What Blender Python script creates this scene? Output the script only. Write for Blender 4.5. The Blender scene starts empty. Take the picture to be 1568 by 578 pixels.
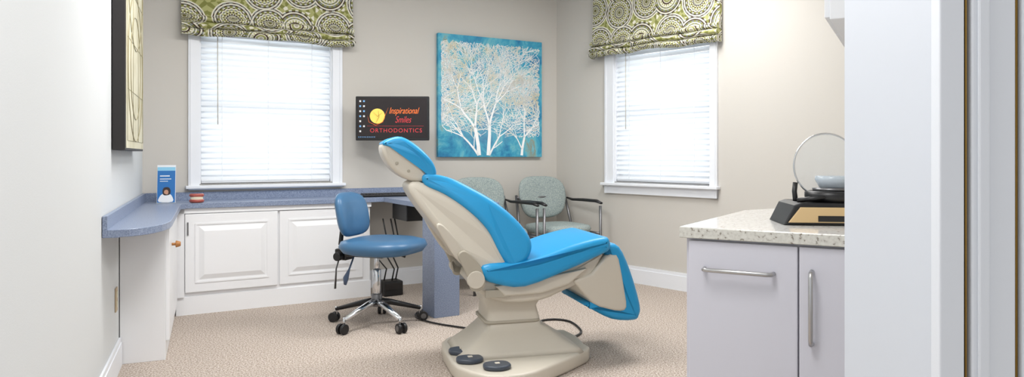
import bpy, bmesh, math, random
from mathutils import Matrix, Vector
random.seed(7)
S=bpy.context.scene
S.view_settings.view_transform='Standard'
H=1.1
# ------------------------------------------------------------------ materials
def lin(c):
    return tuple(((v/255)/12.92 if v/255<=0.04045 else ((v/255+0.055)/1.055)**2.4) for v in c)+(1,)
def newmat(name):
    m=bpy.data.materials.new(name); m.use_nodes=True
    return m,m.node_tree.nodes,m.node_tree.links,m.node_tree.nodes['Principled BSDF']
def mat(name,c,rough=.5,metal=0,spec=.5,coat=0,bump=0,bscale=100,emit=None,estr=0,trans=0,alpha=1):
    m,N,L,b=newmat(name)
    b.inputs['Base Color'].default_value=lin(c)
    b.inputs['Roughness'].default_value=rough; b.inputs['Metallic'].default_value=metal
    b.inputs['Specular IOR Level'].default_value=spec; b.inputs['Coat Weight'].default_value=coat
    b.inputs['Transmission Weight'].default_value=trans; b.inputs['Alpha'].default_value=alpha
    if emit: b.inputs['Emission Color'].default_value=lin(emit); b.inputs['Emission Strength'].default_value=estr
    if bump:
        t=N.new('ShaderNodeTexCoord'); n=N.new('ShaderNodeTexNoise'); n.inputs['Scale'].default_value=bscale
        bp=N.new('ShaderNodeBump'); bp.inputs['Strength'].default_value=bump; bp.inputs['Distance'].default_value=.01
        L.new(t.outputs['Object'],n.inputs['Vector']); L.new(n.outputs['Fac'],bp.inputs['Height']); L.new(bp.outputs['Normal'],b.inputs['Normal'])
    return m
def speckle(name,stops,scale,rough=.5,bump=0,detail=2,spec=.5,bdist=.006):
    m,N,L,b=newmat(name)
    t=N.new('ShaderNodeTexCoord')
    n=N.new('ShaderNodeTexNoise'); n.inputs['Detail'].default_value=detail; out=n.outputs['Fac']
    n.inputs['Scale'].default_value=scale
    r=N.new('ShaderNodeValToRGB')
    e=r.color_ramp.elements
    e[0].position=stops[0][0]; e[0].color=lin(stops[0][1]); e[1].position=stops[-1][0]; e[1].color=lin(stops[-1][1])
    for p,c in stops[1:-1]:
        x=e.new(p); x.color=lin(c)
    L.new(t.outputs['Object'],n.inputs['Vector']); L.new(out,r.inputs['Fac']); L.new(r.outputs['Color'],b.inputs['Base Color'])
    b.inputs['Roughness'].default_value=rough; b.inputs['Specular IOR Level'].default_value=spec
    if bump:
        bp=N.new('ShaderNodeBump'); bp.inputs['Strength'].default_value=bump; bp.inputs['Distance'].default_value=bdist
        L.new(out,bp.inputs['Height']); L.new(bp.outputs['Normal'],b.inputs['Normal'])
    return m
M={}
M['wall']=mat('wall_paint_greige',(205,201,194),.85,bump=.05,bscale=250,spec=.2)
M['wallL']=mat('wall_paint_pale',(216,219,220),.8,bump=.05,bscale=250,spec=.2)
M['ceil']=mat('ceiling_paint',(240,240,240),.9)
M['trim']=mat('trim_white',(236,239,244),.45)
M['cab']=mat('cabinet_white',(240,241,243),.4)
M['jamb']=mat('jamb_white',(206,211,219),.5)
M['doortrim']=mat('door_trim_white',(222,226,232),.45)
M['carpet']=speckle('carpet_berber',[(.34,(132,118,106)),(.45,(172,158,146)),(.54,(196,184,173)),(.66,(220,211,203))],120,.95,bump=.8,detail=6,spec=.1,bdist=.006)
M['lam']=speckle('laminate_blue',[(.36,(112,124,150)),(.5,(132,145,170)),(.64,(150,162,185))],200,.35,detail=3)
M['quartz']=speckle('quartz_top',[(.31,(176,170,160)),(.37,(224,222,217)),(.55,(232,231,228)),(.7,(240,240,238))],120,.12,detail=3)
M['quartz_edge']=speckle('quartz_edge',[(.35,(132,125,112)),(.41,(196,194,186)),(.6,(210,209,201))],90,.2,detail=4)
M['lav']=mat('cabinet_pale_grey',(205,205,214),.4)
M['nickel']=mat('brushed_nickel',(190,190,190),.3,1)
M['chrome']=mat('chrome',(210,212,215),.15,1)
M['blue']=mat('vinyl_bright_blue',(24,148,204),.38,bump=.03,bscale=60)
M['stoolblue']=mat('vinyl_steel_blue',(66,110,148),.35)
M['beige']=mat('plastic_beige',(203,196,182),.4)
M['beiged']=mat('plastic_beige_dark',(172,165,150),.45)
M['black']=mat('black_plastic',(22,22,24),.4)
M['pedal']=mat('pedal_grey',(60,68,80),.35)
M['screen']=mat('screen_black',(22,14,16),.25,emit=(26,16,18),estr=.5)
M['fabric']=speckle('chair_fabric',[(.38,(132,146,146)),(.5,(152,163,161)),(.62,(168,178,174))],130,.9,detail=3)
M['greym']=mat('grey_metal',(120,120,122),.35,.8)
M['dark']=mat('dark_frame',(30,26,26),.5)
M['gold']=mat('brass',(150,118,60),.4,1)
M['wood']=mat('wood_knob',(176,120,66),.5)
M['tan']=mat('machine_tan',(206,178,132),.4)
M['cream']=speckle('picture_cream',[(.3,(196,190,162)),(.6,(218,214,190))],6,.7)
M['brownline']=mat('picture_ink',(150,142,110),.7)
M['pink']=mat('gum_pink',(170,84,74),.3)
M['tooth']=mat('tooth_ivory',(236,228,206),.3)
M['plate']=mat('outlet_plate',(190,170,140),.5)
M['clear']=mat('clear_acrylic',(225,235,240),.05,alpha=.35)
M['lens']=mat('clear_ring_pane',(205,220,230),.03,alpha=.22)
M['card']=mat('brochure_white',(235,238,242),.5)
M['cardb']=mat('brochure_blue',(30,110,180),.4)
M['skin']=mat('brochure_skin',(200,150,125),.6)
M['hair']=mat('brochure_hair',(50,36,34),.6)
M['cardl']=mat('brochure_lightblue',(140,200,230),.4)
def emis(n,c,s):
    return mat(n,c,.5,emit=c,estr=s)
M['orange']=emis('screen_orange',(235,110,40),.6); M['yellow']=emis('screen_yellow',(232,196,90),.55)
M['red']=emis('screen_red',(190,50,56),.45); M['icon']=emis('screen_icon_blue',(110,160,205),.4); M['iconw']=emis('screen_icon_white',(210,210,210),.3)
M['lampdiff']=mat('lamp_diffuser',(245,245,245),.5,emit=(255,252,246),estr=2)
M['glass']=mat('window_glass',(255,255,255),.02,trans=1)
m,N,L,b=newmat('blind_slat_white')
b.inputs['Base Color'].default_value=lin((240,243,246)); b.inputs['Roughness'].default_value=.5
tr=N.new('ShaderNodeBsdfTranslucent'); tr.inputs['Color'].default_value=(.9,.95,1,1)
mx=N.new('ShaderNodeMixShader'); mx.inputs[0].default_value=.24
L.new(b.outputs[0],mx.inputs[1]); L.new(tr.outputs[0],mx.inputs[2]); L.new(mx.outputs[0],N['Material Output'].inputs['Surface'])
M['slat']=m
def fabric():
    m,N,L,b=newmat('valance_medallion_fabric')
    def math_(op,a,bv=None):
        n=N.new('ShaderNodeMath'); n.operation=op
        for i,v in enumerate((a,bv)):
            if v is None: continue
            if isinstance(v,(int,float)): n.inputs[i].default_value=v
            else: L.new(v,n.inputs[i])
        return n.outputs[0]
    def ramp(stops,fac):
        r=N.new('ShaderNodeValToRGB'); r.color_ramp.interpolation='CONSTANT'; e=r.color_ramp.elements
        e[0].position=stops[0][0]; e[0].color=lin(stops[0][1]); e[1].position=stops[-1][0]; e[1].color=lin(stops[-1][1])
        for p,c in stops[1:-1]:
            x=e.new(p); x.color=lin(c)
        L.new(fac,r.inputs['Fac']); return r.outputs['Color']
    uv=N.new('ShaderNodeUVMap'); mp=N.new('ShaderNodeMapping'); mp.inputs['Scale'].default_value=(3.7,3.7,1); mp.inputs['Location'].default_value=(.3,.25,0)
    L.new(uv.outputs[0],mp.inputs['Vector'])
    v=N.new('ShaderNodeTexVoronoi'); v.voronoi_dimensions='2D'; v.inputs['Scale'].default_value=1; v.inputs['Randomness'].default_value=.5
    L.new(mp.outputs[0],v.inputs['Vector'])
    sub=N.new('ShaderNodeVectorMath'); sub.operation='SUBTRACT'; L.new(mp.outputs[0],sub.inputs[0]); L.new(v.outputs['Position'],sub.inputs[1])
    sp=N.new('ShaderNodeSeparateXYZ'); L.new(sub.outputs[0],sp.inputs[0])
    ang=math_('ARCTAN2',sp.outputs[1],sp.outputs[0])
    pet=math_('GREATER_THAN',math_('SINE',math_('MULTIPLY',ang,18)),-.1)
    cream=(228,224,208); ol=(132,134,78); olL=(174,174,118); br=(74,58,50); gy=(134,138,132)
    A=ramp([(0,br),(.05,cream),(.08,ol),(.14,cream),(.16,br),(.20,olL),(.26,cream),(.29,gy),(.33,cream),(.36,ol),(.42,br),(.45,cream),(.49,gy),(.53,cream),(.56,olL)],v.outputs['Distance'])
    B=ramp([(0,cream),(.05,cream),(.08,olL),(.14,cream),(.16,br),(.20,cream),(.26,cream),(.29,ol),(.33,cream),(.36,gy),(.42,br),(.45,cream),(.49,br),(.53,ol),(.58,cream)],v.outputs['Distance'])
    C=ramp([(0,ol),(.06,br),(.1,cream),(.13,gy),(.19,cream),(.22,br),(.26,olL),(.32,cream),(.35,br),(.38,cream),(.41,gy),(.46,cream),(.49,br),(.52,cream),(.56,ol)],v.outputs['Distance'])
    def mix(f,a,c):
        n=N.new('ShaderNodeMix'); n.data_type='RGBA'; L.new(f,n.inputs[0]); L.new(a,n.inputs[6]); L.new(c,n.inputs[7]); return n.outputs[2]
    c1=mix(pet,A,B); c2=mix(pet,C,A)
    sc=N.new('ShaderNodeSeparateColor'); L.new(v.outputs['Color'],sc.inputs[0])
    c3=mix(math_('GREATER_THAN',sc.outputs[0],.5),c1,c2)
    L.new(c3,b.inputs['Base Color']); b.inputs['Roughness'].default_value=.9; b.inputs['Specular IOR Level'].default_value=.1
    return m
M['val']=fabric()
def canvas():
    m,N,L,b=newmat('tree_painting_canvas')
    t=N.new('ShaderNodeTexCoord'); n=N.new('ShaderNodeTexNoise'); n.inputs['Scale'].default_value=3.6; n.inputs['Detail'].default_value=10; n.inputs['Roughness'].default_value=.72; n.inputs['Distortion'].default_value=.5
    L.new(t.outputs['Object'],n.inputs['Vector'])
    r=N.new('ShaderNodeValToRGB'); e=r.color_ramp.elements
    e[0].position=.30; e[0].color=lin((18,84,134)); e[1].position=.74; e[1].color=lin((176,206,202))
    for p,c in [(.4,(30,122,168)),(.5,(58,158,190)),(.58,(108,186,200)),(.635,(146,144,120)),(.67,(108,180,196))]:
        x=e.new(p); x.color=lin(c)
    L.new(n.outputs['Fac'],r.inputs['Fac'])
    g=N.new('ShaderNodeTexGradient'); g.gradient_type='SPHERICAL'
    mp=N.new('ShaderNodeMapping'); mp.inputs['Location'].default_value=(.15,0,-1.0); mp.inputs['Scale'].default_value=(1.9,1,1.9)
    L.new(t.outputs['Object'],mp.inputs['Vector']); L.new(mp.outputs[0],g.inputs['Vector'])
    mx=N.new('ShaderNodeMix'); mx.data_type='RGBA'; mu=N.new('ShaderNodeMath'); mu.operation='MULTIPLY'; mu.inputs[1].default_value=.4
    L.new(g.outputs['Fac'],mu.inputs[0]); L.new(mu.outputs[0],mx.inputs[0]); L.new(r.outputs['Color'],mx.inputs[6]); mx.inputs[7].default_value=lin((190,216,214))
    L.new(mx.outputs[2],b.inputs['Base Color']); b.inputs['Roughness'].default_value=.6
    return m
M['canvas']=canvas()
M['branch']=speckle('tree_paint',[(.48,(252,252,248)),(.70,(240,232,204))],5,.6)
M['branchw']=mat('tree_trunk_paint',(252,253,252),.6)

# ------------------------------------------------------------------ builders
def T(x,y,z): return Matrix.Translation((x,y,z))
def frame(ox,oy,xx,xy,oz=0):
    l=math.hypot(xx,xy); xx/=l; xy/=l
    return Matrix(((xx,-xy,0,ox),(xy,xx,0,oy),(0,0,1,oz),(0,0,0,1)))
class G:
    def __init__(s,name,fr=Matrix.Identity(4)): s.name=name; s.fr=fr; s.parts=[]
    def raw(s,V,F,mt,name='part',smooth=False,xf=None,uv=None):
        me=bpy.data.meshes.new(name); me.from_pydata([tuple(v) for v in V],[],F)
        if uv:
            l=me.uv_layers.new(name='UVMap')
            for lp in me.loops: l.data[lp.index].uv=uv[lp.vertex_index]
        bm=bmesh.new(); bm.from_mesh(me); bmesh.ops.recalc_face_normals(bm,faces=bm.faces); bm.to_mesh(me); bm.free()
        if xf is not None: me.transform(xf)
        me.materials.append(mt)
        if smooth:
            for p in me.polygons: p.use_smooth=True
        s.parts.append((name,me)); return me
    def box(s,x0,x1,y0,y1,z0,z1,mt,name='panel',bev=0,seg=2,xf=None,smooth=False):
        bm=bmesh.new(); bmesh.ops.create_cube(bm,size=1)
        for v in bm.verts: v.co=Vector(((x0+x1)/2+v.co.x*(x1-x0),(y0+y1)/2+v.co.y*(y1-y0),(z0+z1)/2+v.co.z*(z1-z0)))
        if bev: bmesh.ops.bevel(bm,geom=bm.edges[:],offset=bev,segments=seg,profile=.5,affect='EDGES')
        me=bpy.data.meshes.new(name); bm.to_mesh(me); bm.free()
        if xf is not None: me.transform(xf)
        me.materials.append(mt)
        if smooth:
            for p in me.polygons: p.use_smooth=True
        s.parts.append((name,me))
    def boxes(s,L,mt,name):
        V=[];F=[]
        for x0,x1,y0,y1,z0,z1 in L:
            n=len(V); V+=[(x0,y0,z0),(x1,y0,z0),(x1,y1,z0),(x0,y1,z0),(x0,y0,z1),(x1,y0,z1),(x1,y1,z1),(x0,y1,z1)]
            F+=[[n+i for i in f] for f in ((0,3,2,1),(4,5,6,7),(0,1,5,4),(1,2,6,5),(2,3,7,6),(3,0,4,7))]
        s.raw(V,F,mt,name)
    def tube(s,P,r,mt,name='tube',n=10,closed=False,flat=1):
        P=[Vector(p) for p in P]; V=[];F=[]; up=None
        rs=r if isinstance(r,(list,tuple)) else [r]*len(P)
        for i,p in enumerate(P):
            a=P[i-1] if (i>0 or closed) else p; c=P[(i+1)%len(P)] if (i<len(P)-1 or closed) else p
            t=(c-a).normalized()
            if up is None: up=Vector((0,0,1)) if abs(t.z)<.9 else Vector((1,0,0))
            sd=t.cross(up).normalized(); up=sd.cross(t).normalized()
            for k in range(n):
                q=2*math.pi*k/n; V.append(p+sd*math.cos(q)*rs[i]+up*math.sin(q)*rs[i]*flat)
        m=len(P)
        for i in range(m if closed else m-1):
            j=(i+1)%m
            for k in range(n): F.append([i*n+k,i*n+(k+1)%n,j*n+(k+1)%n,j*n+k])
        if not closed: F.append(list(range(n))); F.append([(m-1)*n+k for k in range(n)])
        s.raw(V,F,mt,name,smooth=True)
    def cyl(s,p0,p1,r,mt,name='cylinder',n=20,r2=None):
        p0=Vector(p0);p1=Vector(p1);t=(p1-p0).normalized();up=Vector((0,0,1)) if abs(t.z)<.9 else Vector((1,0,0))
        a=t.cross(up).normalized();b=a.cross(t); r2=r if r2 is None else r2; V=[];F=[]
        c=min(.003,r*.2)
        d=(p1-p0).length
        for (q,rr) in ((0,r-c),(c/d,r),(1-c/d,r2),(1,r2-c)):
            for k in range(n):
                w=2*math.pi*k/n; V.append(p0+(p1-p0)*q+a*math.cos(w)*rr+b*math.sin(w)*rr)
        for i in range(3):
            for k in range(n): F.append([i*n+k,i*n+(k+1)%n,(i+1)*n+(k+1)%n,(i+1)*n+k])
        F.append(list(range(n)));F.append([3*n+k for k in range(n)])
        me=s.raw(V,F,mt,name)
        for p in me.polygons: p.use_smooth = len(p.vertices)==4
    def prism(s,prof,y0,y1,mt,name='body',r=.01,seg=4,sm=0,axis='y',wf=None,xf=None):
        P=[Vector(p) for p in prof]
        if sm:
            Q=[];n=len(P)
            for i in range(n):
                a,b,c,d=P[i-1],P[i],P[(i+1)%n],P[(i+2)%n]
                for k in range(sm):
                    t=k/sm; Q.append(.5*((2*b)+(c-a)*t+(2*a-5*b+4*c-d)*t*t+(3*b-a-3*c+d)*t**3))
            P=Q
        n=len(P); ar=sum(P[i].x*P[(i+1)%n].y-P[(i+1)%n].x*P[i].y for i in range(n))
        if ar<0: P=P[::-1]
        nr=[]
        for i in range(n):
            t=(P[(i+1)%n]-P[i]).normalized()+(P[i]-P[i-1]).normalized()
            if t.length<1e-6: t=P[(i+1)%n]-P[i]
            t.normalize(); nr.append(Vector((-t.y,t.x)))
        L=[(y0+r*(1-math.cos(i/seg*math.pi/2)), r*(1-math.sin(i/seg*math.pi/2))) for i in range(seg+1)]
        L+= [(y1-(a-y0),b) for a,b in L[::-1]]
        V=[];F=[]
        for y,ins in L:
            for i in range(n):
                q=P[i]+nr[i]*ins
                yy=y
                if wf: yy=y*wf(q.x,q.y)
                V.append((q.x,yy,q.y) if axis=='y' else (q.x,q.y,yy))
        for j in range(len(L)-1):
            for i in range(n): F.append([j*n+i,j*n+(i+1)%n,(j+1)*n+(i+1)%n,(j+1)*n+i])
        F.append(list(range(n)));F.append([(len(L)-1)*n+i for i in range(n)])
        me=s.raw(V,F,mt,name,xf=xf)
        for p in me.polygons: p.use_smooth=(len(p.vertices)==4 and sm>0)
    def loft(s,secs,mt,name='body',ex=4,n=32,xf=None):
        V=[];F=[]
        for cx,cy,cz,hx,hy in secs:
            for k in range(n):
                a=2*math.pi*k/n; c,d=math.cos(a),math.sin(a)
                V.append((cx+hx*math.copysign(abs(c)**(2/ex),c),cy+hy*math.copysign(abs(d)**(2/ex),d),cz))
        for j in range(len(secs)-1):
            for k in range(n): F.append([j*n+k,j*n+(k+1)%n,(j+1)*n+(k+1)%n,(j+1)*n+k])
        F.append(list(range(n)));F.append([(len(secs)-1)*n+k for k in range(n)])
        me=s.raw(V,F,mt,name,xf=xf)
        for p in me.polygons: p.use_smooth=len(p.vertices)==4
    def done(s,recenter=True):
        mn=Vector((1e9,)*3);mxv=Vector((-1e9,)*3)
        for _,me in s.parts:
            for v in me.vertices:
                for k in range(3): mn[k]=min(mn[k],v.co[k]); mxv[k]=max(mxv[k],v.co[k])
        c=Vector(((mn.x+mxv.x)/2,(mn.y+mxv.y)/2,mn.z))
        if not recenter: c=Vector((0,0,0))
        for _,me in s.parts: me.transform(T(-c.x,-c.y,-c.z))
        if len(s.parts)==1:
            o=bpy.data.objects.new(s.name,s.parts[0][1]); S.collection.objects.link(o); o.matrix_world=s.fr@T(*c); return o
        e=bpy.data.objects.new(s.name,None); e.empty_display_size=.1; S.collection.objects.link(e); e.matrix_world=s.fr@T(*c)
        for nm,me in s.parts:
            o=bpy.data.objects.new(nm,me); S.collection.objects.link(o); o.parent=e
        return e

BW=frame(-2.627,4.98,.866,.5)          # back wall: x along wall, room at -y
LW=frame(-2.627,4.98,-.3971,.9178)     # left wall: x negative toward viewer
RW=frame(.428,6.744,.669,-.743)        # right wall
PW=frame(2.625,4.305,-.5,-.866)        # partition wall behind supply cabinets
CW=frame(.517,2.165,.866,-.5)          # supply cabinet front
CEIL=2.75
# ------------------------------------------------------------------ shell
g=G('floor'); g.raw([(-5,-3,0),(6,-3,0),(6,9,0),(-5,9,0),(-5,-3,-.1),(6,-3,-.1),(6,9,-.1),(-5,9,-.1)],[[0,1,2,3],[7,6,5,4],[0,4,5,1],[1,5,6,2],[2,6,7,3],[3,7,4,0]],M['carpet'],'floor'); g.done(False)
g=G('ceiling'); g.raw([(x,y,z) for z in (CEIL,CEIL+.1) for x,y in ((-5,-.6),(6,-.6),(6,9),(-5,9))],[[3,2,1,0],[4,5,6,7],[0,1,5,4],[1,2,6,5],[2,3,7,6],[3,0,4,7]],M['ceil'],'ceiling'); g.done(False)
def wall(name,fr,x0,x1,mt,hole=None,th=.14):
    g=G(name,fr)
    if hole:
        a,b,c,d=hole
        g.boxes([(x0,a,0,th,0,CEIL),(b,x1,0,th,0,CEIL),(a,b,0,th,0,c),(a,b,0,th,d,CEIL)],mt,name)
    else: g.boxes([(x0,x1,0,th,0,CEIL)],mt,name)
    g.done()
W1=(.37,1.355,.89,2.08); W2=(.72,1.69,.87,2.08)
wall('wall_back',BW,-.1,3.56,M['wall'],W1)
wall('wall_left',LW,-5.0,.0,M['wallL'])
wall('wall_right',RW,-.0,3.0,M['wall'],W2)
wall('wall_partition',PW,0,3.24,M['wall'])
def baseboard(name,fr,x0,x1):
    g=G(name,fr); g.boxes([(x0,x1,-.016,-.001,0,.12),(x0,x1,-.011,-.001,.12,.145)],M['trim'],name); g.done()
baseboard('baseboard_back',BW,1.58,3.51)
baseboard('baseboard_right',RW,.02,2.95)
baseboard('baseboard_left',LW,-4.9,-1.43)
g=G('wall_front'); g.prism([(.712,1.5),(.74,1.22),(1.7,1.22),(1.7,1.42),(1.02,1.42),(1.0,1.5)],0,CEIL,M['jamb'],'wall_front',r=.001,seg=1,axis='z'); g.done()
g=G('door_1')
g.box(.728,.771,1.193,1.219,0,2.6,M['doortrim'],'stop',bev=.003)
g.box(.771,.783,1.208,1.219,0,2.6,M['greym'],'gap')
g.box(.775,.7775,1.198,1.209,0,2.6,M['gold'],'weatherstrip')
g.box(.783,.858,1.193,1.219,0,2.6,M['doortrim'],'casing',bev=.003)
g.box(.792,.812,1.188,1.194,0,2.6,M['doortrim'],'casing_bead',bev=.003)
g.box(.862,.866,1.200,1.219,0,2.6,M['gold'],'hinge_edge')
g.box(.868,.98,1.19,1.219,0,2.6,M['doortrim'],'casing_outer',bev=.003)
g.done()

# ------------------------------------------------------------------ windows, blinds, valances
def window(name,fr,fx0,fx1,zb,hole):
    a,b,c,d=hole; g=G(name,fr)
    g.boxes([(fx0,a,-.022,-.001,zb,2.3),(b,fx1,-.022,-.001,zb,2.3),(a,b,-.022,-.001,d,2.3)],M['trim'],'casing')
    g.boxes([(fx0+.012,fx0+.022,-.028,-.022,zb,2.3),(fx1-.022,fx1-.012,-.028,-.022,zb,2.3)],M['trim'],'casing_bead')
    g.box(fx0-.02,fx1+.02,-.06,-.001,c-.035,c-.012,M['trim'],'stool',bev=.004)
    g.box(fx0,fx1,-.025,-.001,zb,c-.035,M['trim'],'apron')
    g.boxes([(a,a+.012,0,.135,c,d),(b-.012,b,0,.135,c,d),(a,b,0,.135,c-.012,c),(a,b,0,.135,d-.012,d)],M['trim'],'jamb_liner')
    mz=(c+d)/2
    g.boxes([(a+.012,a+.05,.08,.11,c,d),(b-.05,b-.012,.08,.11,c,d),(a+.05,b-.05,.08,.11,c,c+.05),(a+.05,b-.05,.08,.11,d-.06,d-.012),(a+.05,b-.05,.08,.11,mz-.02,mz+.02)],M['trim'],'sash')
    g.boxes([(a+.05,b-.05,.093,.097,c+.05,mz-.02),(a+.05,b-.05,.093,.097,mz+.02,d-.06)],M['glass'],'glass')
    g.done()
def blind(fr,hole):
    a,b,c,d=hole; a+=.016;b-=.016; g=G('window_blind',fr)
    g.box(a,b,.012,.05,d-.06,d-.014,M['trim'],'headrail')
    V=[];F=[]
    z=c+.045
    while z<d-.07:
        n=len(V)
        pr=[(.008,z-.0245),(.012,z-.012),(.020,z+.002),(.033,z+.014),(.047,z+.0245)]
        for x in (a,b):
            for y,zz in pr: V.append((x,y,zz))
        for k in range(4): F.append([n+k,n+k+1,n+6+k,n+5+k])
        z+=.043
    g.raw(V,F,M['slat'],'slats',smooth=True)
    g.box(a,b,.015,.05,c+.002,c+.022,M['trim'],'bottom_rail',bev=.003)
    for q in (.15,.5,.85):
        x=a+(b-a)*q; g.box(x-.0015,x+.0015,.004,.007,c+.02,d-.06,M['trim'],'ladder_cord')
    g.tube([(a+.11,-.004,d-.06),(a+.112,-.006,d-.75)],.003,M['beige'],'tilt_wand',n=8)
    g.done()
def valance(fr,x0,x1,seed,dz=0):
    g=G('window_valance',fr); rnd=random.Random(seed)
    prof=[(.045,2.62),(.05,2.4),(.056,2.2),(.06,2.13)]
    zf=2.125
    for i in range(3):
        for k in range(7):
            q=k/6; prof.append((.062+.044*math.sin(math.pi*q)**.8+.006*i, zf-.052*q))
        zf-=.045
    nx=60; V=[];F=[];uv=[]; ph=[rnd.random()*6 for _ in range(20)]
    L=[0]
    for i in range(1,len(prof)): L.append(L[-1]+math.hypot(prof[i][0]-prof[i-1][0],prof[i][1]-prof[i-1][1]))
    for i in range(nx+1):
        q=i/nx; x=x0+(x1-x0)*q
        for j,(o,z) in enumerate(prof):
            low=max(0,min(1,(2.14-z)/.16))
            k=int(max(0,(j-4)//7))
            sag=low*(.010*math.sin(q*7+ph[k])+.007*math.sin(q*17+ph[k+3])-.008*math.sin(q*math.pi))
            oo=o+low*(.014*math.sin(q*13+ph[k+6])+.008*math.sin(q*31+ph[k+9]))
            V.append((x,-oo,z+sag+dz)); uv.append((x,L[j]))
    m=len(prof)
    for i in range(nx):
        for j in range(m-1): F.append([i*m+j,i*m+j+1,(i+1)*m+j+1,(i+1)*m+j])
    me=g.raw(V,F,M['val'],'fabric',smooth=True,uv=uv)
    for i in (0,nx):
        W=[];U=[]
        for j in range(m):
            v=V[i*m+j]; W.append(v);U.append((v[1]+x0,L[j])); W.append((v[0],-.024,v[2])); U.append((-.024+x0,L[j]))
        g.raw(W,[[2*j,2*j+1,2*j+3,2*j+2] for j in range(m-1)],M['val'],'side_return',uv=U)
    g.box(x0+.005,x1-.005,-.044,-.024,2.36,2.4,M['trim'],'mounting_board')
    g.done()
window('window_1',BW,.296,1.434,.845,W1); blind(BW,W1); valance(BW,.245,1.51,1)
window('window_2',RW,.62,1.755,.765,W2); blind(RW,W2); valance(RW,.51,1.80,5)
# ------------------------------------------------------------------ left & back counters and cabinets
def raised(g,x0,x1,z0,z1,y,mt,name):
    g.box(x0,x1,y-.018,y,z0,z1,mt,name,bev=.003)
    f=.075
    g.boxes([(x0+f-.012,x1-f+.012,y-.0225,y-.018,z1-f,z1-f+.012),(x0+f-.012,x1-f+.012,y-.0225,y-.018,z0+f-.012,z0+f),(x0+f-.012,x0+f,y-.0225,y-.018,z0+f,z1-f),(x1-f,x1-f+.012,y-.0225,y-.018,z0+f,z1-f)],mt,name+'_molding')
    V=[]
    for ins,yy in ((.012,y-.018),(.045,y-.030)):
        V+=[(x0+f+ins,yy,z0+f+ins),(x1-f-ins,yy,z0+f+ins),(x1-f-ins,yy,z1-f-ins),(x0+f+ins,yy,z1-f-ins)]
    g.raw(V,[[0,1,5,4],[1,2,6,5],[2,3,7,6],[3,0,4,7],[4,5,6,7]],mt,name+'_raised_panel')
OFF=.33
g=G('low_cabinet',BW)
g.box(.19,1.56,-OFF,-.24,0,.734,M['cab'],'carcass')
g.box(.40,1.56,-.24,-.02,0,.734,M['cab'],'carcass_rear')
g.box(.19,1.565,-OFF-.008,-OFF,0,.125,M['cab'],'kick_board')
g.box(.19,.24,-OFF-.022,-OFF,.125,.735-.001,M['cab'],'corner_stile')
raised(g,.245,.86,.155,.695,-OFF-.004,M['cab'],'sliding_door_a')
raised(g,.875,1.50,.155,.695,-OFF+.004,M['cab'],'sliding_door_b')
g.box(.19,1.565,-OFF-.022,-OFF,.70,.734,M['cab'],'top_rail')
g.box(.258,.266,-OFF-.030,-OFF-.02,.55,.64,M['greym'],'pull')
g.done()
g=G('side_cabinet',LW)
g.box(-1.42,-.37,-.22,-.004,0,.734,M['cab'],'carcass',bev=.002)
g.box(-1.40,-.9,-.238,-.22,.1,.70,M['cab'],'door_left',bev=.003)
g.box(-.89,-.4,-.238,-.22,.1,.70,M['cab'],'door_right',bev=.003)
g.cyl((-1.15,-.238,.59),(-1.15,-.262,.59),.008,M['wood'],'knob_stem'); g.cyl((-1.15,-.258,.59),(-1.15,-.285,.59),.02,M['wood'],'knob',r2=.014)
g.done()
def cnv(src,dst,x,y): w=dst.inverted()@(src@Vector((x,y,0))); return (w.x,w.y)
inner=cnv(BW,LW,.20,-.374); wallpt=cnv(BW,LW,-.04,-.374)
pts=[(wallpt[0],-.003),(-2.07,-.003),(-2.075,-.07)]
for k in range(0,9):
    a=k/8*math.pi/2; pts.append((-1.62-.44*math.cos(a),-.07-.19*math.sin(a)))
pts+=[(-.60,-.26),(inner[0]-.05,-.262),(inner[0]+.0,-.29),inner]
g=G('side_counter',LW)
g.prism(pts,.735,.77,M['lam'],'worktop',r=.002,seg=1,axis='z')
g.box(-2.07,wallpt[0],-.022,-.003,.77,.83,M['lam'],'backsplash')
g.done()
g=G('wall_counter',BW)
g.prism([(.004,-.003),cnv(LW,BW,-.372,-.003),(1.66,-.372),(2.18,-.372),(2.18,-.003)],.735,.77,M['lam'],'worktop',r=.002,seg=1,axis='z')
g.box(.02,2.18,-.02,-.003,.77,.83,M['lam'],'backsplash')
g.done()
g=G('corner_backsplash',LW); g.box(-.37,-.012,-.022,-.003,.7705,.83,M['lam'],'corner_backsplash'); g.done()
g=G('desk_peninsula',BW)
g.box(1.66,2.18,-1.30,-.374,.735,.77,M['lam'],'worktop',bev=.002)
g.box(1.692,1.88,-1.277,-1.07,0,.735,M['lam'],'leg_panel',bev=.002)
g.box(1.70,2.10,-.75,-.45,.61,.73,M['black'],'keyboard_tray_box',bev=.006)
g.done()
# ------------------------------------------------------------------ small things on counter
g=G('brochure_holder',frame(-2.37,4.80,.93,.36,.7712))
tilt=Matrix.Rotation(math.radians(-10),4,'X')
g.box(-.06,.06,-.01,.04,0,.006,M['clear'],'foot')
g.box(-.058,.058,0,.003,.001,.265,M['card'],'back_card',xf=tilt)
g.box(-.055,.055,-.004,-.001,.005,.235,M['cardb'],'brochure_cover',xf=tilt)
g.box(-.055,.055,-.0045,-.004,.225,.25,M['cardl'],'brochure_top',xf=tilt)
g.prism([(-.045,.01),(.04,.01),(.035,.05),(.015,.065),(-.02,.065),(-.04,.045)],-.0055,-.0042,M['card'],'picture_shirt',r=.0004,seg=1,sm=3,xf=tilt)
g.prism([(-.022,.075),(-.016,.105),(.012,.11),(.026,.09),(.022,.06),(-.012,.055)],-.0068,-.0055,M['hair'],'picture_hair',r=.0004,seg=1,sm=4,xf=tilt)
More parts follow.
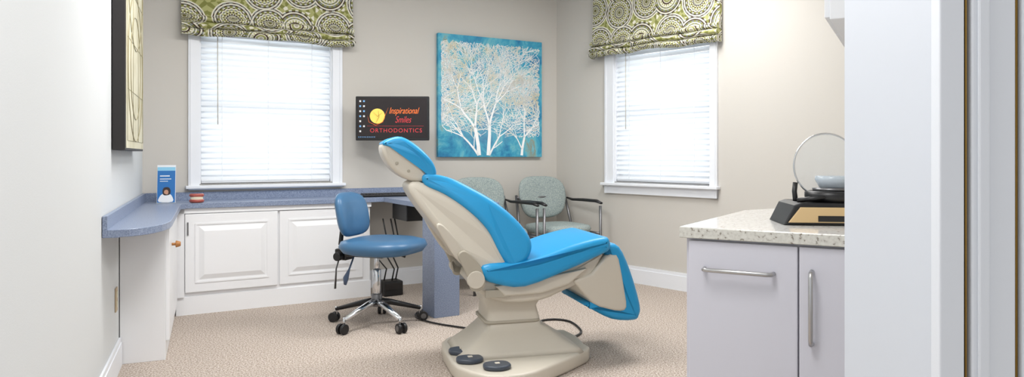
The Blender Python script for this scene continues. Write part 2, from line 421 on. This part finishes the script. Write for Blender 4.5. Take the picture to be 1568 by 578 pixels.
g.prism([(-.012,.068),(-.010,.088),(.006,.092),(.014,.078),(.008,.06)],-.008,-.0068,M['skin'],'picture_face',r=.0004,seg=1,sm=4,xf=tilt)
g.boxes([(-.04,.02,-.0052,-.004,.185,.192),(-.04,.03,-.0052,-.004,.165,.170),(-.04,.01,-.0052,-.004,.15,.154)],M['card'],'cover_text')
for n,mm in g.parts[-1:]: mm.transform(tilt)
g.done()
g=G('teeth_model',frame(-2.187,4.86,.9,.43,.7712))
def arch(z,th,mt,nm):
    A=[(.036*math.cos(t),-.033*math.sin(t),z) for t in [math.pi*k/14 for k in range(15)]]
    g.tube(A,th,mt,nm,n=8)
    return A
A=arch(.014,.013,M['pink'],'lower_gum'); B=arch(.052,.013,M['pink'],'upper_gum')
for k,(a,b) in enumerate(zip(A,B)):
    g.box(a[0]-.004,a[0]+.004,a[1]-.008,a[1]+.004,.022,.033,M['tooth'],'tooth',bev=.0015)
    g.box(b[0]-.004,b[0]+.004,b[1]-.009,b[1]+.003,.034,.045,M['tooth'],'tooth',bev=.0015)
g.box(-.038,.038,-.005,.008,.001,.012,M['pink'],'base_bridge',bev=.003)
g.done()
g=G('computer_keyboard',BW@T(1.74,-.25,.7712)@Matrix.Rotation(math.radians(-6),4,'Z'))
g.box(-.22,.22,-.07,.07,0,.018,M['black'],'case',bev=.005)
ks=[]
for r in range(5):
    for c in range(17): ks.append((-.208+c*.0247,-.208+c*.0247+.02,-.06+r*.0245,-.06+r*.0245+.02,.018,.026))
g.boxes(ks,mat('key_grey',(48,48,50),.5),'keys'); g.done()
g=G('computer_monitor',frame(-.955,5.6,1,0,1.395))
g.box(-.293,.293,-.012,.025,-.176,.176,M['black'],'bezel',bev=.006)
g.box(-.275,.275,-.014,-.012,-.155,.16,M['screen'],'screen')
g.box(-.10,.10,.025,.055,-.10,.10,M['black'],'rear_housing',bev=.01)
g.tube([(0,.05,0),(.0,.12,-.02),(.10,.30,-.02)],.018,M['black'],'wall_arm')
def disc(g,cx,cz,r,y,mt,nm,ri=0):
    n=28;V=[];F=[]
    for k in range(n+1):
        a=2*math.pi*k/n; V+= [(cx+r*math.cos(a),y,cz+r*math.sin(a)),(cx+ri*math.cos(a),y,cz+ri*math.sin(a))]
    F=[[2*k,2*k+2,2*k+3,2*k+1] for k in range(n)]
    g.raw(V,F,mt,nm)
disc(g,-.118,.018,.060,-.0150,M['yellow'],'logo_sun',ri=.001)
g.tube([(-.195,-.0165,.02),(-.185,-.0165,-.03),(-.13,-.0165,-.055),(-.075,-.0165,-.03),(-.05,-.0165,.04),(-.03,-.0165,.085)],[.001,.005,.008,.007,.005,.001],M['orange'],'logo_swoosh',n=6,flat=.2)
g.tube([(-.11,-.0165,.06),(-.105,-.0165,.01),(-.13,-.0165,-.035)],[.003,.006,.002],M['screen'],'logo_figure',n=6,flat=.2)
g.tube([(-.15,-.0165,.05),(-.115,-.0165,.015),(-.08,-.0165,.045)],[.002,.004,.002],M['screen'],'logo_figure_arms',n=6,flat=.2)
def text(g,s,x,z,size,mt,nm,shear=0,sx=1,sp=1):
    c=bpy.data.curves.new(nm,'FONT'); c.body=s; c.size=size; c.shear=shear; c.align_x='CENTER'; c.space_character=sp
    o=bpy.data.objects.new(nm,c); S.collection.objects.link(o); bpy.context.view_layer.update()
    me=bpy.data.meshes.new_from_object(o.evaluated_get(bpy.context.evaluated_depsgraph_get())); bpy.data.objects.remove(o)
    me.transform(T(x,-.0152,z)@Matrix.Rotation(math.pi/2,4,'X')@Matrix.Diagonal((sx,1,1,1)))
    me.materials.clear(); me.materials.append(mt); g.parts.append((nm,me))
text(g,'Inspirational',.09,.038,.070,M['orange'],'logo_text_top',.4,.68)
text(g,'Smiles',.085,-.034,.074,M['red'],'logo_text_mid',.4,.68)
text(g,'ORTHODONTICS',.03,-.112,.046,M['red'],'logo_text_low',0,1.0,1.2)
g.boxes([(-.20,.25,-.0152,-.0145,-.062,-.0605)],M['red'],'logo_rule')
ic=[];iw=[]
for r in range(7):
    for c in range(2):
        b=(-.262+c*.03,-.248+c*.03,-.0155,-.0145,.13-r*.04,.144-r*.04)
        if c==1 and r in (4,6): continue
        (ic if (r+c)%2 else iw).append(b)
g.boxes(ic,M['icon'],'desktop_icons_a'); g.boxes(iw,M['iconw'],'desktop_icons_b')
g.boxes([(-.27+.014*i,-.263+.014*i,-.0155,-.0145,-.152,-.146) for i in range(10)],M['icon'],'taskbar_icons')
g.done()
# ------------------------------------------------------------------ tree painting
PX0,PX1,PZ0,PZ1=2.27,3.335,1.085,2.165
g=G('tree_painting',BW@T((PX0+PX1)/2,0,PZ0))
w=(PX1-PX0)/2; h=PZ1-PZ0
g.box(-w,w,-.042,-.004,0,h,M['canvas'],'canvas',bev=.002)
quads={'t':[], 'w':[]}
rnd=random.Random(11)
def seg(p,q,r0,r1,key):
    d=Vector((q[0]-p[0],q[1]-p[1])); 
    if d.length<1e-6: return
    nn=Vector((-d.y,d.x)).normalized()
    quads[key].append([(p[0]+nn.x*r0,p[1]+nn.y*r0),(p[0]-nn.x*r0,p[1]-nn.y*r0),(q[0]-nn.x*r1,q[1]-nn.y*r1),(q[0]+nn.x*r1,q[1]+nn.y*r1)])
def grow(p,a,l,r,dep,key,top):
    if dep<=0: return
    n=3; q=p; aa=a
    for i in range(n):
        aa+=rnd.uniform(-.14,.14)
        nq=(q[0]+math.cos(aa)*l/n,q[1]+math.sin(aa)*l/n)
        if abs(nq[0])>w-.025: aa=math.pi-aa; nq=(q[0]+math.cos(aa)*l/n,q[1]+math.sin(aa)*l/n)
        if nq[1]>top or nq[1]<.18*(p[1]>.1) or abs(nq[0])>w-.02: return
        r1=max(r*.9,.0016)
        seg(q,nq,r,r1,key if dep>4 else 't'); q=nq; r=r1
        if dep>1 and i<2 and rnd.random()<(.62 if dep<8 else .3): grow(q,aa+rnd.choice((-1,1))*rnd.uniform(.5,1.0),l*.62,max(r*.5,.0016),dep-2,key,top)
    for s_ in ((-1,1) if rnd.random()<.75 else (-1,0,1)):
        na=aa+s_*rnd.uniform(.22,.5)
        grow(q,na,l*rnd.uniform(.76,.90),max(r*.72,.0016),dep-1,key,top)
for (x,l,r,a,dep,top) in ((-.135,.25,.020,1.66,8,1.02),(-.04,.27,.019,1.50,8,1.03),(-.14,.22,.010,2.1,7,.9),(-.03,.20,.009,1.2,7,.85),(.31,.17,.014,1.57,7,.78)):
    grow((x,.015),a,l,r,dep,'w',top)
for key,mt,yy in (('t',M['branch'],-.0430),('w',M['branchw'],-.0436)):
    V=[];F=[]
    for q in quads[key]:
        n=len(V); V+=[(a,yy,b) for a,b in q]; F.append([n,n+1,n+2,n+3])
    g.raw(V,F,mt,'tree_'+('twigs' if key=='t' else 'trunks'))
g.done(False)
# ------------------------------------------------------------------ framed picture left wall
g=G('framed_picture',LW)
a,b,z0,z1=-1.738,-.74,1.125,2.30
g.box(a,b,-.060,-.004,z0,z1,M['dark'],'canvas_frame',bev=.003)
g.box(a+.03,b-.012,-.062,-.059,z0+.012,z1-.012,M['cream'],'print')
cx=(a+b)/2
def ln(p,q,r=.0018): 
    g.tube([(p[0],-.0625,p[1]),(q[0],-.0625,q[1])],r,M['brownline'],'ink_line',n=4,flat=.3)
for i in range(4): ln((a+.08+i*(b-a-.14)/3,z0+.05),(a+.08+i*(b-a-.14)/3,z1-.05))
for i in range(5): ln((a+.08,z0+.05+i*.26),(b-.06,z0+.05+i*.26))
for (cz,r) in ((z0+.45,.40),(z0+.45,.28),(z0+.95,.40)):
    g.tube([(cx+r*math.cos(t),-.0625,min(cz+r*math.sin(t),z1-.03)) for t in [2*math.pi*k/40 for k in range(40)]],.0035,M['brownline'],'ink_circle',n=4,closed=True,flat=.3)
g.done()
g=G('wall_outlet',LW); g.box(-1.60,-1.53,-.007,-.001,.31,.43,M['plate'],'cover_plate',bev=.002)
g.box(-1.585,-1.545,-.009,-.006,.38,.41,M['cream'],'socket_a',bev=.001); g.box(-1.585,-1.545,-.009,-.006,.33,.36,M['cream'],'socket_b',bev=.001); g.done()
# ------------------------------------------------------------------ waiting chairs
def waiting(s):
    g=G('waiting_chair',BW@T(s,-.48,0))
    g.loft([(0,-.01,.425,.235,.225),(0,-.01,.435,.25,.24),(0,-.015,.465,.258,.25),(0,-.015,.49,.245,.235),(0,-.015,.50,.20,.19)],M['fabric'],'seat',ex=3.6)
    n=26;V=[];F=[]
    def outline(k): 
        t=2*math.pi*k/n;c,d=math.cos(t),math.sin(t)
        x=.25*math.copysign(abs(c)**.62,c); z=.19*math.copysign(abs(d)**.62,d)
        x*=1-.12*(-z/.19 if z<0 else 0); return x,z
    for (yo,sc) in ((-.026,.0),(-.027,.5),(-.024,.88),(-.012,.98),(0,1),(.012,.98),(.02,.88),(.022,.5),(.022,0)):
        for k in range(n):
            x,z=outline(k); x*=sc;z*=sc
            V.append((x,.235+yo+.12*(z+.19)/.38*.6-.05*(x/.25)**2,.72+z))
    for j in range(8):
        for k in range(n): F.append([j*n+k,j*n+(k+1)%n,(j+1)*n+(k+1)%n,(j+1)*n+k])
    g.raw(V,F,M['fabric'],'backrest',smooth=True)
    for sx in (-1,1):
        g.tube([(sx*.29,-.26,0),(sx*.29,-.255,.3),(sx*.29,-.25,.66)],.0125,M['greym'],'front_leg')
        g.tube([(sx*.29,.27,0),(sx*.285,.2,.3),(sx*.28,.17,.45),(sx*.26,.26,.74)],.0125,M['greym'],'rear_leg')
        g.tube([(sx*.285,-.27,.685),(sx*.285,-.20,.70),(sx*.285,0,.70),(sx*.28,.16,.695),(sx*.26,.22,.71)],[.016,.024,.024,.02,.012],M['black'],'armrest',flat=.6)
        g.tube([(sx*.29,-.255,.42),(sx*.285,.19,.42)],.011,M['greym'],'side_rail')
    g.tube([(-.29,-.2,.415),(.29,-.2,.415)],.011,M['greym'],'front_rail'); g.tube([(-.285,.17,.415),(.285,.17,.415)],.011,M['greym'],'rear_rail')
    g.tube([(-.26,.25,.72),(.26,.25,.72)],.010,M['greym'],'back_rail')
    g.done()
waiting(3.21); waiting(2.56)
# ------------------------------------------------------------------ stool
yaw=math.radians(-20)
g=G('dental_stool',frame(-.88,4.56,math.cos(yaw),math.sin(yaw)))
for k in range(5):
    a=math.radians(72*k+42); c,s_=math.cos(a),math.sin(a)
    mt=M['chrome'] if k in (3,4) else M['black']
    g.tube([(0,0,.155),(.09*c,.09*s_,.14),(.29*c,.29*s_,.085)],[.032,.026,.016],mt,'base_arm',flat=.75)
    g.tube([(.29*c,.29*s_,.10),(.29*c,.29*s_,.045)],.009,M['chrome'],'caster_stem')
    px,py=.305*c,.305*s_
    for w_ in (-.018,.018):
        nx,ny=-s_,c
        g.cyl((px+nx*(w_-.010),py+ny*(w_-.010),.032),(px+nx*(w_+.010),py+ny*(w_+.010),.032),.032,M['black'],'caster_wheel')
    g.cyl((px+s_*.030,py-c*.030,.032),(px+s_*.028,py-c*.028,.032),.018,M['greym'],'caster_cap')
g.cyl((0,0,.12),(0,0,.20),.035,M['greym'],'hub'); g.cyl((0,0,.18),(0,0,.36),.027,M['chrome'],'gas_lift_outer'); g.cyl((0,0,.34),(0,0,.48),.016,M['chrome'],'gas_lift_inner')
g.box(-.18,.10,-.10,.10,.445,.485,M['black'],'seat_plate',bev=.008)
g.loft([(.05,0,.465,.19,.19),(.05,0,.478,.235,.23),(.05,0,.515,.262,.255),(.05,0,.548,.248,.24),(.05,0,.563,.19,.19),(.05,0,.560,.10,.10)],M['stoolblue'],'seat',ex=2.9)
n=26;V=[];F=[]
for (yo,sc) in ((-.034,0),(-.036,.5),(-.032,.85),(-.016,.97),(0,1),(.014,.97),(.028,.85),(.034,.5),(.036,0)):
    for k in range(n):
        t=2*math.pi*k/n;c,d=math.cos(t),math.sin(t)
        y=.17*math.copysign(abs(c)**.6,c)*sc; z=.145*math.copysign(abs(d)**.6,d)*sc
        V.append((-.21-yo+1.2*y*y-.03*z/.15,y,.712+z))
for j in range(8):
    for k in range(n): F.append([j*n+k,j*n+(k+1)%n,(j+1)*n+(k+1)%n,(j+1)*n+k])
g.raw(V,F,M['stoolblue'],'backrest',smooth=True)
g.tube([(-.10,0,.46),(-.24,0,.45),(-.275,0,.51),(-.255,0,.69)],[.014,.016,.016,.012],M['black'],'back_bar')
g.box(-.29,-.20,-.05,.05,.41,.485,M['black'],'tilt_mechanism',bev=.01)
g.cyl((-.24,-.10,.44),(-.24,-.05,.44),.028,M['black'],'tension_knob')
g.tube([(-.24,-.06,.44),(-.255,-.08,.36),(-.26,-.085,.23)],[.007,.007,.010],M['greym'],'lever_a',flat=.5)
g.tube([(-.12,-.08,.45),(-.13,-.12,.37),(-.15,-.13,.31),(-.155,-.13,.27)],[.006,.008,.024,.012],mat('lever_blue_grey',(66,84,112),.4),'lever_paddle',flat=.5)
g.tube([(-.05,.05,.45),(.05,.16,.44),(.10,.20,.42)],[.005,.005,.012],M['black'],'height_lever')
g.done()
g=G('power_supply_box',BW@T(1.72,-.36,0))
g.box(-.08,.08,-.07,.07,0,.115,M['black'],'case',bev=.012); g.box(-.07,.07,-.073,-.069,.05,.10,M['dark'],'face',bev=.002)
for i,(dx,dy) in enumerate(((-.05,.02),(.0,-.02),(.05,.03))):
    g.tube([(dx,dy,.10),(dx+.03,dy+.02,.2),(dx-.05,dy+.03,.30+.04*i),(dx+.03,dy,.42),(dx,dy+.02,.60)],.006,M['black'],'cord',n=6)
g.done()
g=G('floor_cable')
def sp(P,n=8):
    P=[Vector(p) for p in P]; Q=[]
    P=[P[0]]+P+[P[-1]]
    for i in range(1,len(P)-2):
        a,b,c,d=P[i-1:i+3]
        for k in range(n):
            t=k/n; Q.append(.5*((2*b)+(c-a)*t+(2*a-5*b+4*c-d)*t*t+(3*b-a-3*c+d)*t**3))
    Q.append(P[-1]); return Q
g.tube(sp([(-.62,5.0,.008),(-.66,4.78,.008),(-.53,4.58,.008),(-.28,4.42,.008),(-.10,4.32,.008),(.05,4.2,.008)]),.006,M['black'],'cord_a',n=8)
g.tube(sp([(.08,4.12,.008),(.16,4.55,.008),(.26,4.66,.008),(.38,4.60,.008),(.43,4.35,.008),(.38,4.22,.008)]),.007,M['black'],'cord_b',n=8)
g.done()
# ------------------------------------------------------------------ dental chair
th=math.radians(15)
g=G('dental_chair',frame(.05,3.85,math.cos(th),math.sin(th)))
foot=[(-.42,.12),(-.435,-.16),(-.42,-.36),(-.31,-.53),(-.14,-.55),(.0,-.47),(.30,-.23),(.325,-.12),(.32,.2),(.0,.26),(-.3,.25)]
g.prism(foot,0,.075,M['beige'],'base_plate',r=.015,seg=3,axis='z',sm=2)
g.loft([(-.06,-.06,.07,.34,.23),(-.06,-.05,.10,.30,.21),(-.06,-.03,.14,.235,.18),(-.06,-.01,.18,.18,.16),(-.07,0,.20,.15,.14),(-.08,0,.30,.135,.13),(-.08,0,.325,.15,.14),(-.09,0,.40,.17,.15)],M['beige'],'pedestal',ex=9)
g.loft([(-.08,0,.215,.152,.142),(-.08,0,.222,.154,.144),(-.08,0,.230,.152,.142)],M['beiged'],'pedestal_seam',ex=9)
for (x,y) in ((-.355,-.13),(-.345,-.29),(-.24,-.43)):
    g.prism([(x-.065,y-.03),(x,y-.06),(x+.06,y-.03),(x+.055,y+.035),(x,y+.055),(x-.06,y+.035)],.076,.098,M['pedal'],'foot_pedal',r=.008,seg=3,axis='z',sm=4)
    g.box(x-.012,x+.012,y-.012,y+.012,.098,.102,M['beige'],'pedal_mark',bev=.002)
g.prism([(-.30,.47),(-.27,.39),(-.14,.335),(.04,.335),(.16,.375),(.32,.44),(.39,.54),(.40,.585),(.2,.51),(-.05,.44)],-.20,.20,M['beige'],'seat_frame',r=.02,seg=3,sm=2)
g.prism([(-.20,.43),(-.15,.375),(.05,.38),(.2,.42),(.30,.50),(.1,.47)],-.225,.225,M['beige'],'seat_frame_rib',r=.01,seg=2)
g.prism([(-.27,.545),(-.27,.48),(-.20,.445),(-.05,.425),(.18,.50),(.37,.575),(.415,.60),(.418,.645),(.38,.668),(.2,.632),(.02,.575),(-.12,.555)],-.275,.275,M['blue'],'seat_cushion',r=.035,seg=5,sm=3)
def wb(x,z):
    t=max(0,min(1,(z-.52)/.45)); return 1-.42*t**1.6
g.prism([(-.635,.939),(-.58,.966),(-.434,.902),(-.318,.82),(-.225,.715),(-.165,.61),(-.13,.515),(-.24,.500),(-.345,.53),(-.41,.62),(-.49,.72),(-.59,.852)],-.245,.245,M['beige'],'back_shell',r=.03,seg=4,sm=3,wf=wb)
g.prism([(-.55,1.003),(-.434,.989),(-.318,.935),(-.182,.854),(-.065,.747),(-.008,.648),(-.035,.562),(-.12,.52),(-.182,.60),(-.24,.72),(-.335,.818),(-.45,.90),(-.55,.95)],-.262,.262,M['blue'],'back_cushion',r=.03,seg=5,sm=4,wf=wb)
for sy in (-1,1):
    g.prism([(-.40,.60),(-.36,.62),(-.29,.55),(-.26,.46),(-.285,.42),(-.33,.42),(-.345,.47),(-.37,.53)],sy*.25-.015,sy*.25+.015,M['beiged'],'pivot_link',r=.006,seg=2,sm=3)
    g.cyl((-.31,sy*.235,.475),(-.31,sy*.275,.475),.045,M['beige'],'pivot_cap')
    g.prism([(-.50,.735),(-.47,.75),(-.36,.62),(-.33,.545),(-.36,.535),(-.42,.60)],sy*.225-.02,sy*.225+.02,M['beige'],'side_bracket',r=.008,seg=2,sm=3)
    g.box(-.25,-.12,sy*.21-.01,sy*.21+.01,.37,.41,M['beiged'],'frame_slot',bev=.003)
wh=lambda x,z:1-.15*max(0,min(1,(z-1.1)/.1))
g.box(-.60,-.545,-.03,.03,.90,1.0,M['chrome'],'headrest_bar',bev=.004)
g.prism([(-.762,1.153),(-.713,1.160),(-.613,1.115),(-.547,1.025),(-.525,.972),(-.613,.968),(-.697,1.015),(-.753,1.09)],-.125,.125,M['beige'],'headrest_shell',r=.02,seg=4,sm=3,wf=wh)
g.prism([(-.758,1.153),(-.73,1.184),(-.663,1.194),(-.58,1.145),(-.507,1.067),(-.4875,1.0),(-.525,.972),(-.575,1.06),(-.655,1.125)],-.14,.14,M['blue'],'headrest_cushion',r=.02,seg=4,sm=4,wf=wh)
for (x,z) in ((-.69,1.06),(-.63,1.02)):
    g.cyl((x,-.128,z),(x,-.118,z),.008,M['beiged'],'screw_cap')
g.prism([(.40,.61),(.43,.625),(.50,.605),(.565,.475),(.622,.29),(.618,.225),(.585,.2),(.46,.213),(.33,.28),(.30,.305),(.40,.33),(.48,.40)],-.205,.205,M['blue'],'leg_cushion',r=.03,seg=4,sm=3)
g.prism([(.235,.44),(.25,.405),(.335,.31),(.42,.275),(.50,.258),(.535,.278),(.525,.36),(.49,.54),(.46,.565),(.41,.56),(.33,.47)],-.213,.213,M['beige'],'leg_shell',r=.015,seg=3,sm=2)
g.done()
# ------------------------------------------------------------------ supply cabinet at right
g=G('supply_cabinet',CW)
g.box(.015,.79,.03,.06,0,.845,M['lav'],'front_frame')
def cw(x,y): v=CW.inverted()@Vector((x,y,0)); return (v.x,v.y)
cp=[(.02,.035),(.78,.035),(.78,.75),cw(1.20,2.90),cw(.95,2.80)]
g.prism(cp,0,.845,M['lav'],'carcass',r=.001,seg=1,axis='z')
g.box(.026+.0,.340,.012,.03,.10,.838,M['lav'],'door_a',bev=.003)
g.box(.344,.66,.012,.03,.10,.838,M['lav'],'door_b',bev=.003)
g.box(.664,.79,.012,.03,.10,.838,M['lav'],'door_c',bev=.003)
tp=[(0,0),(.80,0),(.80,.82),cw(1.28,2.96),cw(1.17,2.95),cw(.93,2.81),cw(.90,2.76)]
g.prism(tp,.846,.879,M['quartz_edge'],'countertop',r=.002,seg=1,axis='z')
g.prism([(a*.998+.001,b*.998+.001) for a,b in tp],.8785,.880,M['quartz'],'countertop_polish',r=.0005,seg=1,axis='z')
g.tube([(.075,.012,.755),(.078,-.012,.755),(.09,-.018,.755),(.26,-.018,.755),(.272,-.012,.755),(.275,.012,.755)],.0065,M['nickel'],'pull_horizontal',flat=1)
g.tube([(.378,.012,.77),(.378,-.012,.767),(.378,-.018,.755),(.378,-.018,.58),(.378,-.012,.568),(.378,.012,.565)],.0065,M['nickel'],'pull_vertical')
g.done()
g=G('wall_cabinet',PW)
g.box(1.10,2.0,-.42,-.002,1.64,2.45,M['trim'],'carcass',bev=.004)
g.box(1.11,1.55,-.44,-.42,1.65,2.44,M['trim'],'door_a',bev=.003); g.box(1.56,1.99,-.44,-.42,1.65,2.44,M['trim'],'door_b',bev=.003)
g.done()
g=G('vacuum_forming_machine',frame(.855,2.20,.94,-.12,.8812))
g.prism([(0,0),(.30,0),(.30,.07),(.05,.07),(.03,.062)],0,.20,M['black'],'body',r=.006,seg=2)
g.prism([(.012,.008),(.30,.008),(.30,.056),(.048,.056)],-.006,.05,M['tan'],'front_fascia',r=.003,seg=2)
g.box(.10,.26,-.008,-.005,.012,.03,M['black'],'control_strip',bev=.001)
g.loft([(.17,.08,.07,.075,.075),(.17,.08,.085,.085,.085),(.17,.08,.10,.085,.085),(.17,.08,.105,.07,.07)],M['black'],'turntable',ex=2)
g.loft([(.17,.08,.105,.06,.06),(.17,.08,.113,.062,.062),(.17,.08,.115,.03,.03)],M['greym'],'clamp_plate',ex=2)
g.loft([(.18,.10,.115,.045,.045),(.18,.10,.14,.058,.058),(.18,.10,.152,.056,.056)],mat('bowl_pale_blue',(196,208,218),.2,alpha=.75),'bowl',ex=2)
R=.105
hp=[(.16+R*math.cos(t)*.95,.12,.185+R*math.sin(t)) for t in [2*math.pi*k/40 for k in range(40)]]
g.tube(hp,.003,M['chrome'],'hoop',n=8,closed=True)
g.raw([(p[0],.12,p[2]) for p in hp],[list(range(40))],M['lens'],'clear_pane')
g.tube([(.06,.10,.07),(.062,.12,.10),(.065,.12,.13)],.008,M['black'],'hoop_post')
g.tube([(.05,.04,.075),(.09,.02,.082),(.14,.01,.09)],[.008,.008,.005],M['black'],'handle')
g.done()
# ------------------------------------------------------------------ lights
def area(name,loc,rot,sx,sy,e,c=(1,1,1)):
    l=bpy.data.lights.new(name,'AREA'); l.shape='RECTANGLE'; l.size=sx; l.size_y=sy; l.energy=e; l.color=c
    o=bpy.data.objects.new(name,l); S.collection.objects.link(o); o.location=loc; o.rotation_euler=rot; return o
for i,(x,y) in enumerate(((-.9,3.6),(.9,4.6),(-.2,1.2))):  # last entry is an added front fill near the camera, its fixture made up
    g=G('ceiling_and_fill_fixture',frame(x,y,.866,.5,CEIL-.05))
    g.boxes([(-.62,.62,-.32,-.30,0,.049),(-.62,.62,.30,.32,0,.049),(-.62,-.60,-.3,.3,0,.049),(.60,.62,-.3,.3,0,.049)],M['trim'],'frame')
    g.box(-.6,.6,-.3,.3,.02,.03,M['lampdiff'],'diffuser'); g.done()
    area('ceiling_and_fill_light',(x,y,CEIL-.06),(0,0,math.radians(30)),1.15,.55,(43,38,30)[i],(1,.99,.98))
def winlight(fr,hole,e):
    a,b,c,d=hole; p=fr@Vector(((a+b)/2,.5,(c+d)/2)); di=(fr.to_3x3()@Vector((0,-1,0)))
    o=area('window_daylight',p,di.to_track_quat('-Z','Y').to_euler(),1.1,1.3,e,(.94,.98,1)); 
winlight(BW,W1,19); winlight(RW,W2,19)
wd=bpy.data.worlds.new('World'); S.world=wd; wd.use_nodes=True
wd.node_tree.nodes['Background'].inputs[0].default_value=(.94,.97,1,1); wd.node_tree.nodes['Background'].inputs[1].default_value=.95
# ------------------------------------------------------------------ camera
c=bpy.data.cameras.new('camera'); c.sensor_width=36; c.lens=1300/1900*36; c.shift_y=-(350-288.4)/1900; c.clip_start=.05
o=bpy.data.objects.new('camera',c); S.collection.objects.link(o); o.location=(0,0,H); o.rotation_euler=(math.pi/2,0,0); S.camera=o
